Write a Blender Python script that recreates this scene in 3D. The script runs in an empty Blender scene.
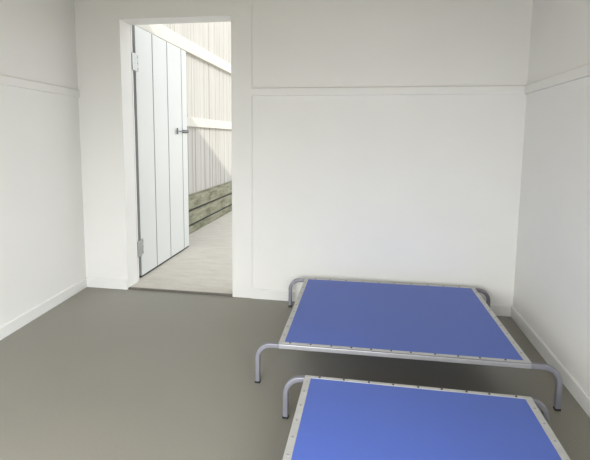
import bpy, bmesh, math
from mathutils import Vector, Matrix
C = bpy.context.scene.collection
S = bpy.context.scene
PI = math.pi

# ---------------------------------------------------------------- materials
def new_mat(name):
    m = bpy.data.materials.new(name); m.use_nodes = True
    nt = m.node_tree
    return m, nt, nt.nodes['Principled BSDF']

def ramp(nt, src, stops):
    r = nt.nodes.new('ShaderNodeValToRGB')
    while len(r.color_ramp.elements) < len(stops): r.color_ramp.elements.new(0.5)
    for e, (p, c) in zip(r.color_ramp.elements, stops):
        e.position = p; e.color = (*c, 1)
    nt.links.new(src, r.inputs['Fac'])
    return r.outputs['Color']

def noise(nt, scale, detail=4, rough=0.5, stretch=(1, 1, 1)):
    tc = nt.nodes.new('ShaderNodeTexCoord'); mp = nt.nodes.new('ShaderNodeMapping')
    mp.inputs['Scale'].default_value = stretch
    n = nt.nodes.new('ShaderNodeTexNoise')
    n.inputs['Scale'].default_value = scale; n.inputs['Detail'].default_value = detail
    n.inputs['Roughness'].default_value = rough
    nt.links.new(tc.outputs['Object'], mp.inputs['Vector']); nt.links.new(mp.outputs['Vector'], n.inputs['Vector'])
    return n.outputs['Fac']

def bump(nt, b, src, strength, dist):
    bp = nt.nodes.new('ShaderNodeBump')
    bp.inputs['Strength'].default_value = strength; bp.inputs['Distance'].default_value = dist
    nt.links.new(src, bp.inputs['Height']); nt.links.new(bp.outputs['Normal'], b.inputs['Normal'])

def plain(name, col, rough=0.5, metal=0.0, var=0.03, scale=6, stretch=(1, 1, 1), bmp=0.0, bscale=150, spec=0.5):
    m, nt, b = new_mat(name)
    lo = tuple(c * (1 - var) for c in col); hi = tuple(min(1, c * (1 + var)) for c in col)
    nt.links.new(ramp(nt, noise(nt, scale, stretch=stretch), [(0.3, lo), (0.7, hi)]), b.inputs['Base Color'])
    b.inputs['Roughness'].default_value = rough; b.inputs['Metallic'].default_value = metal
    b.inputs['Specular IOR Level'].default_value = spec
    if bmp: bump(nt, b, noise(nt, bscale, 2), bmp, 0.001)
    return m

M = {}
M['wall'] = plain('wall_paint', (0.83, 0.825, 0.80), 0.55, var=0.012, scale=2.5, bmp=0.15, bscale=90, spec=0.3)
M['trim'] = plain('trim_paint', (0.82, 0.82, 0.80), 0.35, var=0.01, scale=4, spec=0.4)
M['ceiling'] = plain('ceiling_ply', (0.34, 0.29, 0.19), 0.7, var=0.01)
M['door'] = plain('door_white_metal', (0.68, 0.70, 0.685), 0.4, var=0.01, scale=3)
M['door_edge'] = plain('door_edge_gap_shade', (0.32, 0.33, 0.33), 0.5)
M['groove'] = plain('door_groove_dark', (0.13, 0.14, 0.145), 0.6)
M['seal_and_shade'] = plain('black_seal_and_gap_shade', (0.03, 0.03, 0.03), 0.7)  # door seals, and the painted shade in the fence base gaps
M['tube'] = plain('silver_tube', (0.255, 0.255, 0.295), 0.4, metal=0.45, var=0.03, scale=20)
M['alu'] = plain('aluminium_rail', (0.36, 0.36, 0.38), 0.4, metal=0.4, var=0.04, scale=30)
M['strip'] = plain('aluminium_strip', (0.56, 0.56, 0.55), 0.42, metal=0.25, var=0.05, scale=25)
M['rubber'] = plain('black_rubber', (0.012, 0.012, 0.012), 0.8)
M['screw'] = plain('dark_screw', (0.04, 0.04, 0.045), 0.5, metal=0.4)
M['steel'] = plain('galvanised_steel', (0.42, 0.44, 0.44), 0.35, metal=0.8, var=0.15, scale=60)
M['bolt'] = plain('dull_steel_bolt', (0.18, 0.19, 0.20), 0.4, metal=0.6, var=0.1, scale=60)
M['threshold'] = plain('grey_threshold', (0.13, 0.12, 0.10), 0.6, var=0.15, scale=30)

# speckled grey vinyl
m, nt, b = new_mat('grey_vinyl_floor'); M['floor'] = m
f = noise(nt, 260, 3, 0.8)
g = noise(nt, 1.2, 3)
mx = nt.nodes.new('ShaderNodeMix'); mx.data_type = 'RGBA'; mx.blend_type = 'MULTIPLY'; mx.inputs[0].default_value = 1
nt.links.new(ramp(nt, f, [(0.3, (0.20, 0.19, 0.158)), (0.7, (0.345, 0.332, 0.283))]), mx.inputs[6])
nt.links.new(ramp(nt, g, [(0.3, (0.93, 0.93, 0.93)), (0.7, (1, 1, 1))]), mx.inputs[7])
nt.links.new(mx.outputs[2], b.inputs['Base Color'])
b.inputs['Roughness'].default_value = 0.42; b.inputs['Specular IOR Level'].default_value = 0.4
bump(nt, b, f, 0.12, 0.0005)

# woven blue bed fabric
m, nt, b = new_mat('blue_woven_fabric'); M['blue'] = m
tc = nt.nodes.new('ShaderNodeTexCoord')
def wave(axis, scale):
    w = nt.nodes.new('ShaderNodeTexWave'); w.bands_direction = axis; w.inputs['Scale'].default_value = scale
    nt.links.new(tc.outputs['Object'], w.inputs['Vector']); return w.outputs['Fac']
ad = nt.nodes.new('ShaderNodeMath'); ad.operation = 'ADD'
nt.links.new(wave('X', 160), ad.inputs[0]); nt.links.new(wave('Y', 160), ad.inputs[1])
ml = nt.nodes.new('ShaderNodeMath'); ml.operation = 'MULTIPLY'; ml.inputs[1].default_value = 0.5
nt.links.new(ad.outputs[0], ml.inputs[0])
mx = nt.nodes.new('ShaderNodeMix'); mx.data_type = 'RGBA'; mx.blend_type = 'MULTIPLY'; mx.inputs[0].default_value = 1
nt.links.new(ramp(nt, ml.outputs[0], [(0.0, (0.080, 0.144, 0.54)), (1.0, (0.106, 0.180, 0.62))]), mx.inputs[6])
nt.links.new(ramp(nt, noise(nt, 3, 3), [(0.3, (0.95, 0.95, 0.95)), (0.7, (1, 1, 1))]), mx.inputs[7])
nt.links.new(mx.outputs[2], b.inputs['Base Color'])
b.inputs['Roughness'].default_value = 0.5; b.inputs['Specular IOR Level'].default_value = 0.5
bump(nt, b, ml.outputs[0], 0.15, 0.0005)

# outdoor concrete with faint broom lines and blotches
m, nt, b = new_mat('pale_concrete'); M['concrete'] = m
mx = nt.nodes.new('ShaderNodeMix'); mx.data_type = 'RGBA'; mx.blend_type = 'MULTIPLY'; mx.inputs[0].default_value = 1
nt.links.new(ramp(nt, noise(nt, 5, 6, 0.6, (1, 3, 1)), [(0.25, (0.53, 0.495, 0.425)), (0.75, (0.65, 0.612, 0.535))]), mx.inputs[6])
nt.links.new(ramp(nt, noise(nt, 120, 3), [(0.3, (0.92, 0.92, 0.92)), (0.7, (1, 1, 1))]), mx.inputs[7])
nt.links.new(mx.outputs[2], b.inputs['Base Color']); b.inputs['Roughness'].default_value = 0.85
bump(nt, b, noise(nt, 80, 4), 0.3, 0.002)

# white painted rough-sawn cladding with vertical grain streaks
m, nt, b = new_mat('white_painted_boards'); M['cladding'] = m
gr = noise(nt, 1.0, 5, 0.65, (34, 40, 0.6))
nt.links.new(ramp(nt, gr, [(0.32, (0.38, 0.365, 0.325)), (0.45, (0.48, 0.465, 0.43)), (0.6, (0.52, 0.51, 0.485))]), b.inputs['Base Color'])
b.inputs['Roughness'].default_value = 0.75; bump(nt, b, gr, 0.5, 0.004)
M['beam'] = plain('cream_painted_timber', (0.64, 0.62, 0.55), 0.6, var=0.03, scale=5, stretch=(1, 0.4, 1), bmp=0.2, bscale=40)

# green-grey weathered treated timber
m, nt, b = new_mat('weathered_green_timber'); M['retain'] = m
mx = nt.nodes.new('ShaderNodeMix'); mx.data_type = 'RGBA'; mx.blend_type = 'MULTIPLY'; mx.inputs[0].default_value = 1
nt.links.new(ramp(nt, noise(nt, 3, 7, 0.7, (.8, 3, 12)), [(0.3, (0.14, 0.14, 0.085)), (0.5, (0.27, 0.27, 0.19)), (0.7, (0.38, 0.375, 0.28))]), mx.inputs[6])
nt.links.new(ramp(nt, noise(nt, 3, 5, 0.75, (1, 1.2, 2.0)), [(0.34, (0.45, 0.45, 0.36)), (0.5, (1, 1, 1))]), mx.inputs[7])
nt.links.new(mx.outputs[2], b.inputs['Base Color']); b.inputs['Roughness'].default_value = 0.85
bump(nt, b, noise(nt, 10, 5, 0.6, (6, 0.6, 9)), 0.5, 0.004)

# ---------------------------------------------------------------- mesh helpers
def link_mesh(name, bm, mat, parent=None):
    me = bpy.data.meshes.new(name); bm.to_mesh(me); bm.free()
    me.materials.append(M[mat])
    o = bpy.data.objects.new(name, me); C.objects.link(o)
    if parent: o.parent = parent
    return o

def box(bm, x0, x1, y0, y1, z0, z1, bev=0.0):
    r = bmesh.ops.create_cube(bm, size=1)
    vs = r['verts']
    for v in vs:
        v.co = Vector(((x0 + x1) / 2 + v.co.x * (x1 - x0), (y0 + y1) / 2 + v.co.y * (y1 - y0), (z0 + z1) / 2 + v.co.z * (z1 - z0)))
    if bev:
        es = list({e for v in vs for e in v.link_edges})
        bmesh.ops.bevel(bm, geom=es, offset=bev, segments=2, affect='EDGES', profile=0.5)

def cyl(bm, c, axis, r, h, seg=16, r2=None):
    q = Vector((0, 0, 1)).rotation_difference(Vector(axis).normalized()).to_matrix().to_4x4()
    bmesh.ops.create_cone(bm, cap_ends=True, segments=seg, radius1=r, radius2=r if r2 is None else r2, depth=h,
                          matrix=Matrix.Translation(Vector(c)) @ q)

def extrude_poly(bm, pts, z0, z1):
    """a prism of a plan outline"""
    lo = [bm.verts.new((x, y, z0)) for x, y in pts]; hi = [bm.verts.new((x, y, z1)) for x, y in pts]
    n = len(pts)
    bm.faces.new(lo[::-1]); bm.faces.new(hi)
    for i in range(n): bm.faces.new((lo[i], lo[(i + 1) % n], hi[(i + 1) % n], hi[i]))
    bmesh.ops.recalc_face_normals(bm, faces=bm.faces[:])

def sweep(bm, path, side, w, rad):
    """rounded-square tube of width w along a path in the plane whose normal is side"""
    side = Vector(side); prof = []
    h = w / 2
    for cx, cy, a0 in ((h - rad, h - rad, 0), (-h + rad, h - rad, 90), (-h + rad, -h + rad, 180), (h - rad, -h + rad, 270)):
        for k in range(5):
            a = math.radians(a0 + k * 22.5); prof.append((cx + rad * math.cos(a), cy + rad * math.sin(a)))
    rings = []
    for i, p in enumerate(path):
        t = (path[min(i + 1, len(path) - 1)] - path[max(i - 1, 0)]).normalized()
        up = side.cross(t)
        rings.append([bm.verts.new(p + side * a + up * b_) for a, b_ in prof])
    n = len(prof)
    for r0, r1 in zip(rings, rings[1:]):
        for k in range(n):
            f_ = bm.faces.new((r0[k], r0[(k + 1) % n], r1[(k + 1) % n], r1[k])); f_.smooth = True
    bm.faces.new(rings[0][::-1]); bm.faces.new(rings[-1])
    bmesh.ops.recalc_face_normals(bm, faces=bm.faces[:])

def struct(o, label=None):
    o['kind'] = 'structure'
    if label: o['label'] = label
    return o
def empty(name, loc, rz=0.0):
    o = bpy.data.objects.new(name, None); C.objects.link(o); o.location = loc; o.rotation_euler = (0, 0, rz)
    o.empty_display_size = 0.1
    return o
def tag(o, label, cat, group=None):
    o['label'] = label; o['category'] = cat
    if group: o['group'] = group
    return o

# ---------------------------------------------------------------- room
XR, RY, CZ = 3.112, -4.9, 2.24            # right wall, rear wall, ceiling height
DL, DR, DH, WT = 0.351, 1.184, 2.0, 0.150 # doorway left, right, height, wall thickness
LA = -0.0897                              # the left wall is a little out of square
def lx(y): return LA * y
def rx(y): return XR + 0.0037 * y

bm = bmesh.new()
extrude_poly(bm, [(lx(0) - .1, 0), (XR + .1, 0), (rx(RY) + .1, RY), (lx(RY) - .1, RY)], -0.1, 0)
struct(link_mesh('floor', bm, 'floor'), 'grey speckled vinyl floor')
bm = bmesh.new()
extrude_poly(bm, [(-.15, .2), (XR + 1.4, .2), (XR + 1.4, RY - 4.6), (-.15, RY - 4.6)], CZ, CZ + 0.02)  # runs on past the walls as an added overhang that blocks the sun
struct(link_mesh('ceiling', bm, 'ceiling'), 'flat painted ceiling with an added overhang that blocks sun')
bm = bmesh.new()
box(bm, -.15, DL, 0, WT, -.1, CZ); box(bm, DR, XR + .15, 0, WT, -.1, CZ); box(bm, DL, DR, 0, WT, DH, CZ)
struct(link_mesh('wall_back', bm, 'wall'), 'white back wall with the open doorway')
bm = bmesh.new()
extrude_poly(bm, [(lx(0), 0), (lx(RY), RY), (lx(RY) - .12, RY), (lx(0) - .12, 0)], 0, CZ)
struct(link_mesh('wall_left', bm, 'wall'), 'white left wall')
OY0, OY1, OZ = -4.7, -2.9, 2.0           # unseen opening added for the light in the right wall, behind the viewer
bm = bmesh.new()
extrude_poly(bm, [(rx(0), 0), (rx(OY1), OY1), (rx(OY1) + .12, OY1), (rx(0) + .12, 0)], 0, CZ)
extrude_poly(bm, [(rx(OY0), OY0), (rx(RY), RY), (rx(RY) + .12, RY), (rx(OY0) + .12, OY0)], 0, CZ)
extrude_poly(bm, [(rx(OY1), OY1), (rx(OY0), OY0), (rx(OY0) + .12, OY0), (rx(OY1) + .12, OY1)], OZ, CZ)
struct(link_mesh('wall_right', bm, 'wall'), 'white right wall')
OX0, OX1 = 0.55, 2.0  # unseen opening added in the rear wall for the light
bm = bmesh.new()
box(bm, .2, OX0, RY - .12, RY, -.1, CZ); box(bm, OX1, XR + .15, RY - .12, RY, -.1, CZ); box(bm, OX0, OX1, RY - .12, RY, OZ, CZ)
struct(link_mesh('wall_rear', bm, 'wall'), 'rear wall with an added opening, behind the viewer')

# skirting: board with a chamfered top edge
def skirting(name, p, q, inward, label):
    p, q, n = Vector((*p, 0)), Vector((*q, 0)), Vector((*inward, 0)).normalized()
    prof = [(0, 0), (0.012, 0), (0.012, 0.068), (0.007, 0.074), (0, 0.074)]
    bm = bmesh.new()
    A = [bm.verts.new(p + n * a + Vector((0, 0, z))) for a, z in prof]
    B = [bm.verts.new(q + n * a + Vector((0, 0, z))) for a, z in prof]
    bm.faces.new(A); bm.faces.new(B[::-1])
    for i in range(5): bm.faces.new((A[i], A[(i + 1) % 5], B[(i + 1) % 5], B[i]))
    bmesh.ops.recalc_face_normals(bm, faces=bm.faces[:])
    return struct(link_mesh(name, bm, 'trim'), label)
AL = 1.332
skirting('baseboard_left', (lx(0), 0), (lx(RY), RY), (1, 0), 'white baseboard along the left wall')
skirting('baseboard_right', (rx(0), 0), (rx(OY1), OY1), (-1, 0), 'white baseboard along the right wall')
skirting('baseboard_back', (0, 0), (DL, 0), (0, -1), 'short white baseboard left of the doorway')
skirting('baseboard_back_right', (AL, 0), (XR, 0), (0, -1), 'white baseboard on the back wall behind the beds')

# flat rail band round the wall
def rail(name, pts, label):
    bm = bmesh.new(); extrude_poly(bm, pts, 1.4523, 1.5043)
    es = [e for e in bm.edges if min(v.co.z for v in e.verts) > 1.5]
    bmesh.ops.bevel(bm, geom=es, offset=0.003, segments=1, affect='EDGES')
    return struct(link_mesh(name, bm, 'wall'), label)
T = 0.016
rail('trim_1', [(0, 0), (lx(RY), RY), (lx(RY) + T, RY), (T, 0)], 'flat white rail across the left wall')
rail('trim_2', [(AL, -T), (XR, -T), (XR, 0), (AL, 0)], 'flat white rail across the back wall')
rail('trim_3', [(rx(0) - T, 0), (rx(OY1) - T, OY1), (rx(OY1), OY1), (rx(0), 0)], 'flat white rail across the right wall')
# full-height flat board right of the doorway
bm = bmesh.new(); box(bm, DR, AL, -.007, 0, 0, CZ, 0.0015)
struct(link_mesh('trim_4', bm, 'wall'), 'full-height white board right of the doorway')

# threshold plate and outer door frame
bm = bmesh.new(); box(bm, DL - .004, DR, 0.0, 0.022, -.02, .0122, .002)
struct(link_mesh('trim_5', bm, 'threshold'), 'dark threshold strip in the doorway')
fr = struct(empty('trim_6', (DL, WT, 0)), 'white outer door frame')
def fbox(name, x0, x1, y0, y1, z0, z1, mat, bev=0.0, parent=fr):
    bm = bmesh.new(); ox, oy, oz = parent.location
    box(bm, x0 - ox, x1 - ox, y0 - oy, y1 - oy, z0 - oz, z1 - oz, bev)
    return link_mesh(name, bm, mat, parent)
fbox('jamb', DL - .09, DL - .003, WT + .012, WT + .030, .012, DH + .05, 'trim', .002)
fbox('door_seal', DL - .09, DL - .008, WT, WT + .012, .012, DH, 'seal_and_shade')
fbox('jamb', DR + .004, DR + .05, WT, WT + .035, .012, DH + .05, 'trim', .002)
fbox('lintel', DL - .05, DR + .05, WT, WT + .034, DH + .003, DH + .05, 'trim', .002)

# ---------------------------------------------------------------- the open door
HX, HY = 0.336, 0.245
ang = math.atan2(1.30 - HY, 0.302 - HX)       # direction of the leaf as it stands open
door = struct(empty('door_1', (HX, HY, 0), ang), 'white panelled door standing open outside')
# local: +x along the leaf away from the hinges, -y is the face towards the room side
LW, TH, Z0, Z1 = 1.075, 0.042, 0.03, 2.02
def dbox(name, x0, x1, y0, y1, z0, z1, mat, bev=0.0, parent=None):
    bm = bmesh.new(); box(bm, x0, x1, y0, y1, z0, z1, bev); return link_mesh(name, bm, mat, parent or door)
bm = bmesh.new()
grooves = [0.0, 0.298, 0.60, 0.94, LW]
box(bm, .002, LW - .002, .004, TH, Z0 + .001, Z1 - .001)
for i in range(4):
    box(bm, grooves[i] + (.007 if i else 0), grooves[i + 1] - (.007 if i < 3 else 0), 0, .012, Z0, Z1, .003)
link_mesh('door_panel', bm, 'door', door)
bm = bmesh.new()
for g_ in grooves[1:4]: box(bm, g_ - .0075, g_ + .0075, .0032, .006, Z0 + .002, Z1 - .002)
link_mesh('door_groove', bm, 'groove', door)  # darker strips set into the grooves between the door boards
dbox('door_edge', -.0015, .0035, .002, TH - .002, Z0 + .002, Z1 - .002, 'door_edge')  # dark colour on the leaf's edge paints the shade of the hinge gap
dbox('door_sweep', .0, LW, .008, TH - .008, Z0 - .016, Z0, 'seal_and_shade')
for z in (1.735, 0.272):
    bm = bmesh.new()
    box(bm, -.004, .034, -.004, 0, z - .065, z + .065, .001)
    cyl(bm, (-.022, -.004, z), (0, 0, 1), .011, .145, 16)
    box(bm, -.085, -.022, -.016, -.012, z - .065, z + .065, .001)
    h = link_mesh('hinge', bm, 'steel', door)
    bm = bmesh.new()
    for k in (-.045, 0, .045): cyl(bm, (.022, -.0045, z + k), (0, 1, 0), .005, .003, 10)
    link_mesh('screw', bm, 'bolt', h)
# slide bolt across the last groove
bl = empty('slide_bolt', (0, 0, 0)); bl.parent = door
bm = bmesh.new()
box(bm, .94, 1.072, -.003, 0, 1.203, 1.237, .001)
for x in (.95, 1.01, 1.06): box(bm, x - .009, x + .009, -.02, -.003, 1.208, 1.232, .003)
link_mesh('backplate', bm, 'bolt', bl)
bm = bmesh.new(); cyl(bm, (.92, -.013, 1.22), (1, 0, 0), .006, .30, 14)
link_mesh('rod', bm, 'bolt', bl)
bm = bmesh.new(); cyl(bm, (.78, -.014, 1.22), (0, 0, 1), .008, .06, 14)
link_mesh('knob', bm, 'bolt', bl)

# ---------------------------------------------------------------- outdoors
bm = bmesh.new(); box(bm, -.6, 9, 0.022, 14, -.12, .012); box(bm, -6, 9, -16, RY - .12, -.12, -.01)
struct(link_mesh('concrete_path', bm, 'concrete'), 'pale concrete path outside the doorway')

# tall boarded wall beyond the path; local +x runs along it, local -y faces the path
WA = math.atan2(0.99984574, -0.01756393)
fx0, fy0 = 0.0696 + 0.01756 * 1.872, 0.0
fence = tag(empty('board_fence', (fx0, fy0, 0.012), WA),
            'tall white board fence on green weathered timber base, beside the path outside the open door', 'fence')
def wbox(bm, s0, s1, d0, d1, z0, z1, bev=0.0):   # d: distance out towards the path
    box(bm, s0, s1, -d1, -d0, z0 - .012, z1 - .012, bev)
import random
random.seed(4)
bm = bmesh.new()
s = .22
wbox(bm, .22, 10, -.075, -.045, .0, 3.3)
while s < 10:
    w = random.choice((.135, .18, .09))
    gap = random.choice((.006, .012, .02))
    wbox(bm, s, s + w, -.055, -.03, .46, 3.3, .003)
    s += w + gap
link_mesh('cladding', bm, 'cladding', fence)
bm = bmesh.new(); wbox(bm, .22, 10, -.055, .012, 2.13, 2.268, .004)
link_mesh('top_beam', bm, 'beam', fence)
bm = bmesh.new(); wbox(bm, 1.4, 10, -.055, .008, 1.288, 1.398, .004)
link_mesh('middle_rail', bm, 'beam', fence)
bm = bmesh.new(); wbox(bm, .22, 10, -.055, -.015, .47, .485, .002)
link_mesh('ledge', bm, 'retain', fence)
for z0, z1, d in ((.310, .468, .008), (.128, .284, .003), (.0125, .104, -.004)):
    bm = bmesh.new(); wbox(bm, .22, 10, -.05, d, z0, z1, .006)
    link_mesh('retaining_board', bm, 'retain', fence)
bm = bmesh.new(); wbox(bm, .22, 10, -.05, -.016, .0125, .45)  # black sheet paints the shade in the gaps between retaining boards
link_mesh('gap_shade_sheet', bm, 'seal_and_shade', fence)

# unseen screen added to keep sun out of the right-hand opening
bm = bmesh.new(); box(bm, XR + 1.9, XR + 1.95, -9, 1, -.1, 2.9)
struct(link_mesh('side_sun_blocker', bm, 'cladding'), 'added sun blocker outside the right-hand opening')

# unseen upstand added over the doorway to keep sun off the door
bm = bmesh.new(); box(bm, -.27, 1.02, .15, .2, CZ - .04, 2.56)
struct(link_mesh('door_sun_blocker', bm, 'cladding'), 'unseen block added above the doorway to shade the door')

# ---------------------------------------------------------------- trampoline dog beds
def make_bed(loc, rz, L, W, H, feet, front, back, left, right, label):
    """local origin: floor under the back-left fabric corner; +x right, -y towards the viewer"""
    bed = tag(empty('raised_dog_bed', loc, rz), label, 'dog bed', 'raised blue dog beds')
    SW, ES, TW = 0.026, 0.018, 0.023
    zt = H - TW / 2 - 0.002                     # centre height of tubes
    yb, yf = .0125, -W - .0125
    bm = bmesh.new(); box(bm, -.012, L + .012, -W - .012, .012, H - .0025, H)
    link_mesh('fabric', bm, 'blue', bed)
    for y in (yb, yf):                          # long rails and their top strips
        bm = bmesh.new(); box(bm, -SW, L + SW, y - TW / 2, y + TW / 2, zt - TW / 2, zt + TW / 2, .004)
        link_mesh('end_rail', bm, 'alu', bed)
        bm = bmesh.new(); yc = y + math.copysign(.003, -W / 2 - y)
        box(bm, -SW, L + SW, yc - ES / 2, yc + ES / 2, H, H + .0018, .0006)
        st = link_mesh('clamp_strip', bm, 'strip', bed)
        for sx in (front if y == yf else back):
            bm = bmesh.new(); cyl(bm, (sx, yc, H + .0026), (0, 0, 1), .0052, .0028, 12, .0035)
            link_mesh('screw', bm, 'screw', st)
    for k, x in enumerate((-SW / 2, L + SW / 2)):
        bm = bmesh.new(); box(bm, x - TW / 2, x + TW / 2, yf + TW / 2, yb - TW / 2, zt - TW / 2 - 0, zt + TW / 2, .004)
        link_mesh('side_rail', bm, 'alu', bed)
        bm = bmesh.new(); box(bm, x - SW / 2, x + SW / 2, -W, 0, H, H + .0018, .0006)
        st = link_mesh('clamp_strip', bm, 'strip', bed)
        for sy in (left if k == 0 else right):
            bm = bmesh.new(); cyl(bm, (x, sy, H + .0026), (0, 0, 1), .0048, .0028, 12, .0035)
            link_mesh('screw', bm, 'alu', st)
    R = 0.068
    for y in (yf, yb):
        for sgn, x0, xe in ((-1, -SW, -feet[0]), (1, L + SW, L + feet[1 if y == yf else 2])):
            path = [Vector((x0, y, zt))]
            R = min(.068, abs(xe - x0) - .001)
            cx, cz = xe - sgn * R, zt - R
            for k in range(13):
                a = k * PI / 24
                path.append(Vector((cx + sgn * R * math.sin(a), y, cz + R * math.cos(a))))
            path.append(Vector((xe, y, .009)))
            bm = bmesh.new(); sweep(bm, path, (0, 1, 0), .0225, .0045)
            leg = link_mesh('leg', bm, 'tube', bed)
            wn = leg.modifiers.new('weighted', 'WEIGHTED_NORMAL'); wn.weight = 100; wn.keep_sharp = True
            bm = bmesh.new(); box(bm, xe - .012, xe + .012, y - .012, y + .012, 0, .010, .002)
            link_mesh('rubber_foot', bm, 'rubber', leg)
    return bed
def even(a, b, n): return [a + (b - a) * i / (n - 1) for i in range(n)]
make_bed((1.7594, -.1186, 0), .0163, 1.062, .9718, .205, (.127, .144, .114),
         [.028, .125, .221, .314, .403, .493, .58, .686, .785, .877, .984],
         [.048, .146, .255, .366, .474, .574, .686, .79, .89, .99],
         even(-.08, -.90, 9), even(-.08, -.90, 9),
         'larger blue raised dog bed standing against the back wall, behind the smaller one')
make_bed((1.9361, -1.3649, 0), .001, .8168, .76, .1909, (.106, .106, .078),
         [.04, .135, .23, .33, .425, .515, .607, .69, .787],
         [.035, .133, .233, .329, .425, .514, .607, .69, .787],
         [-.03, -.102, -.195, -.285, -.375, -.462, -.55, -.64, -.72], even(-.06, -.70, 8),
         'smaller blue raised dog bed nearest the viewer, cut off by the bottom of the picture')

# ---------------------------------------------------------------- light
SUN = Vector((-0.62, 1.0, -0.48))
sl = bpy.data.lights.new('sun', 'SUN'); sl.energy = 1.05; sl.angle = math.radians(.6); sl.color = (1, .95, .84)
so = bpy.data.objects.new('sun', sl); C.objects.link(so); so.location = (3, -6, 6)
so.rotation_euler = SUN.to_track_quat('-Z', 'Y').to_euler()

w = bpy.data.worlds.new('sky'); S.world = w; w.use_nodes = True
nt = w.node_tree; bg = nt.nodes['Background']
tc = nt.nodes.new('ShaderNodeTexCoord'); sp = nt.nodes.new('ShaderNodeSeparateXYZ')
nt.links.new(tc.outputs['Generated'], sp.inputs[0])
nt.links.new(ramp(nt, sp.outputs['Z'], [(0.0, (1.0, .97, .92)), (0.35, (.95, .97, 1.0)), (1.0, (.86, .92, 1.0))]), bg.inputs['Color'])
bg.inputs['Strength'].default_value = .75

# unseen area lamps added in the two made-up openings, standing in for sky light
def daylight_fill(loc, d, sx, sz, power, spread):
    l = bpy.data.lights.new('daylight_fill', 'AREA'); l.shape = 'RECTANGLE'; l.size = sx; l.size_y = sz
    l.energy = power; l.color = (.94, .97, 1.0); l.spread = math.radians(spread)
    o = bpy.data.objects.new('daylight_fill', l); C.objects.link(o); o.location = loc
    o.rotation_euler = Vector(d).to_track_quat('-Z', 'Z').to_euler()
daylight_fill((XR + .06, (OY0 + OY1) / 2, 1.0), (-1, .12, -.6), OY1 - OY0, 1.8, 39, 128)
daylight_fill(((OX0 + OX1) / 2, RY - .06, 1.0), (.22, 1, -.95), OX1 - OX0, 1.8, 30, 110)
S.view_settings.view_transform = 'Standard'; S.view_settings.look = 'None'
S.view_settings.gamma = 1; S.view_settings.use_curve_mapping = False
S.view_settings.exposure = 1.35

# ---------------------------------------------------------------- camera
cd = bpy.data.cameras.new('camera'); cam = bpy.data.objects.new('camera', cd); C.objects.link(cam); S.camera = cam
F, PX, PY = 451.503, 291.7134, 189.1912
pitch, yaw, roll = -0.1127, -0.1688, 0.009
cd.sensor_fit = 'HORIZONTAL'; cd.sensor_width = 36; cd.lens = F / 590 * 36
cd.shift_x = (295 - PX) / 590; cd.shift_y = -(230 - PY) / 590
cd.clip_start = .02
fw = Vector((math.sin(yaw), math.cos(yaw), 0)); rt = Vector((math.cos(yaw), -math.sin(yaw), 0)); up = Vector((0, 0, 1))
f2 = fw * math.cos(pitch) + up * math.sin(pitch); u2 = -fw * math.sin(pitch) + up * math.cos(pitch)
r = rt * math.cos(roll) + u2 * math.sin(roll); u = -rt * math.sin(roll) + u2 * math.cos(roll)
mt = Matrix((r, u, -f2)).transposed().to_4x4(); mt.translation = Vector((2.1451, -3.0982, 1.1639))
cam.matrix_world = mt
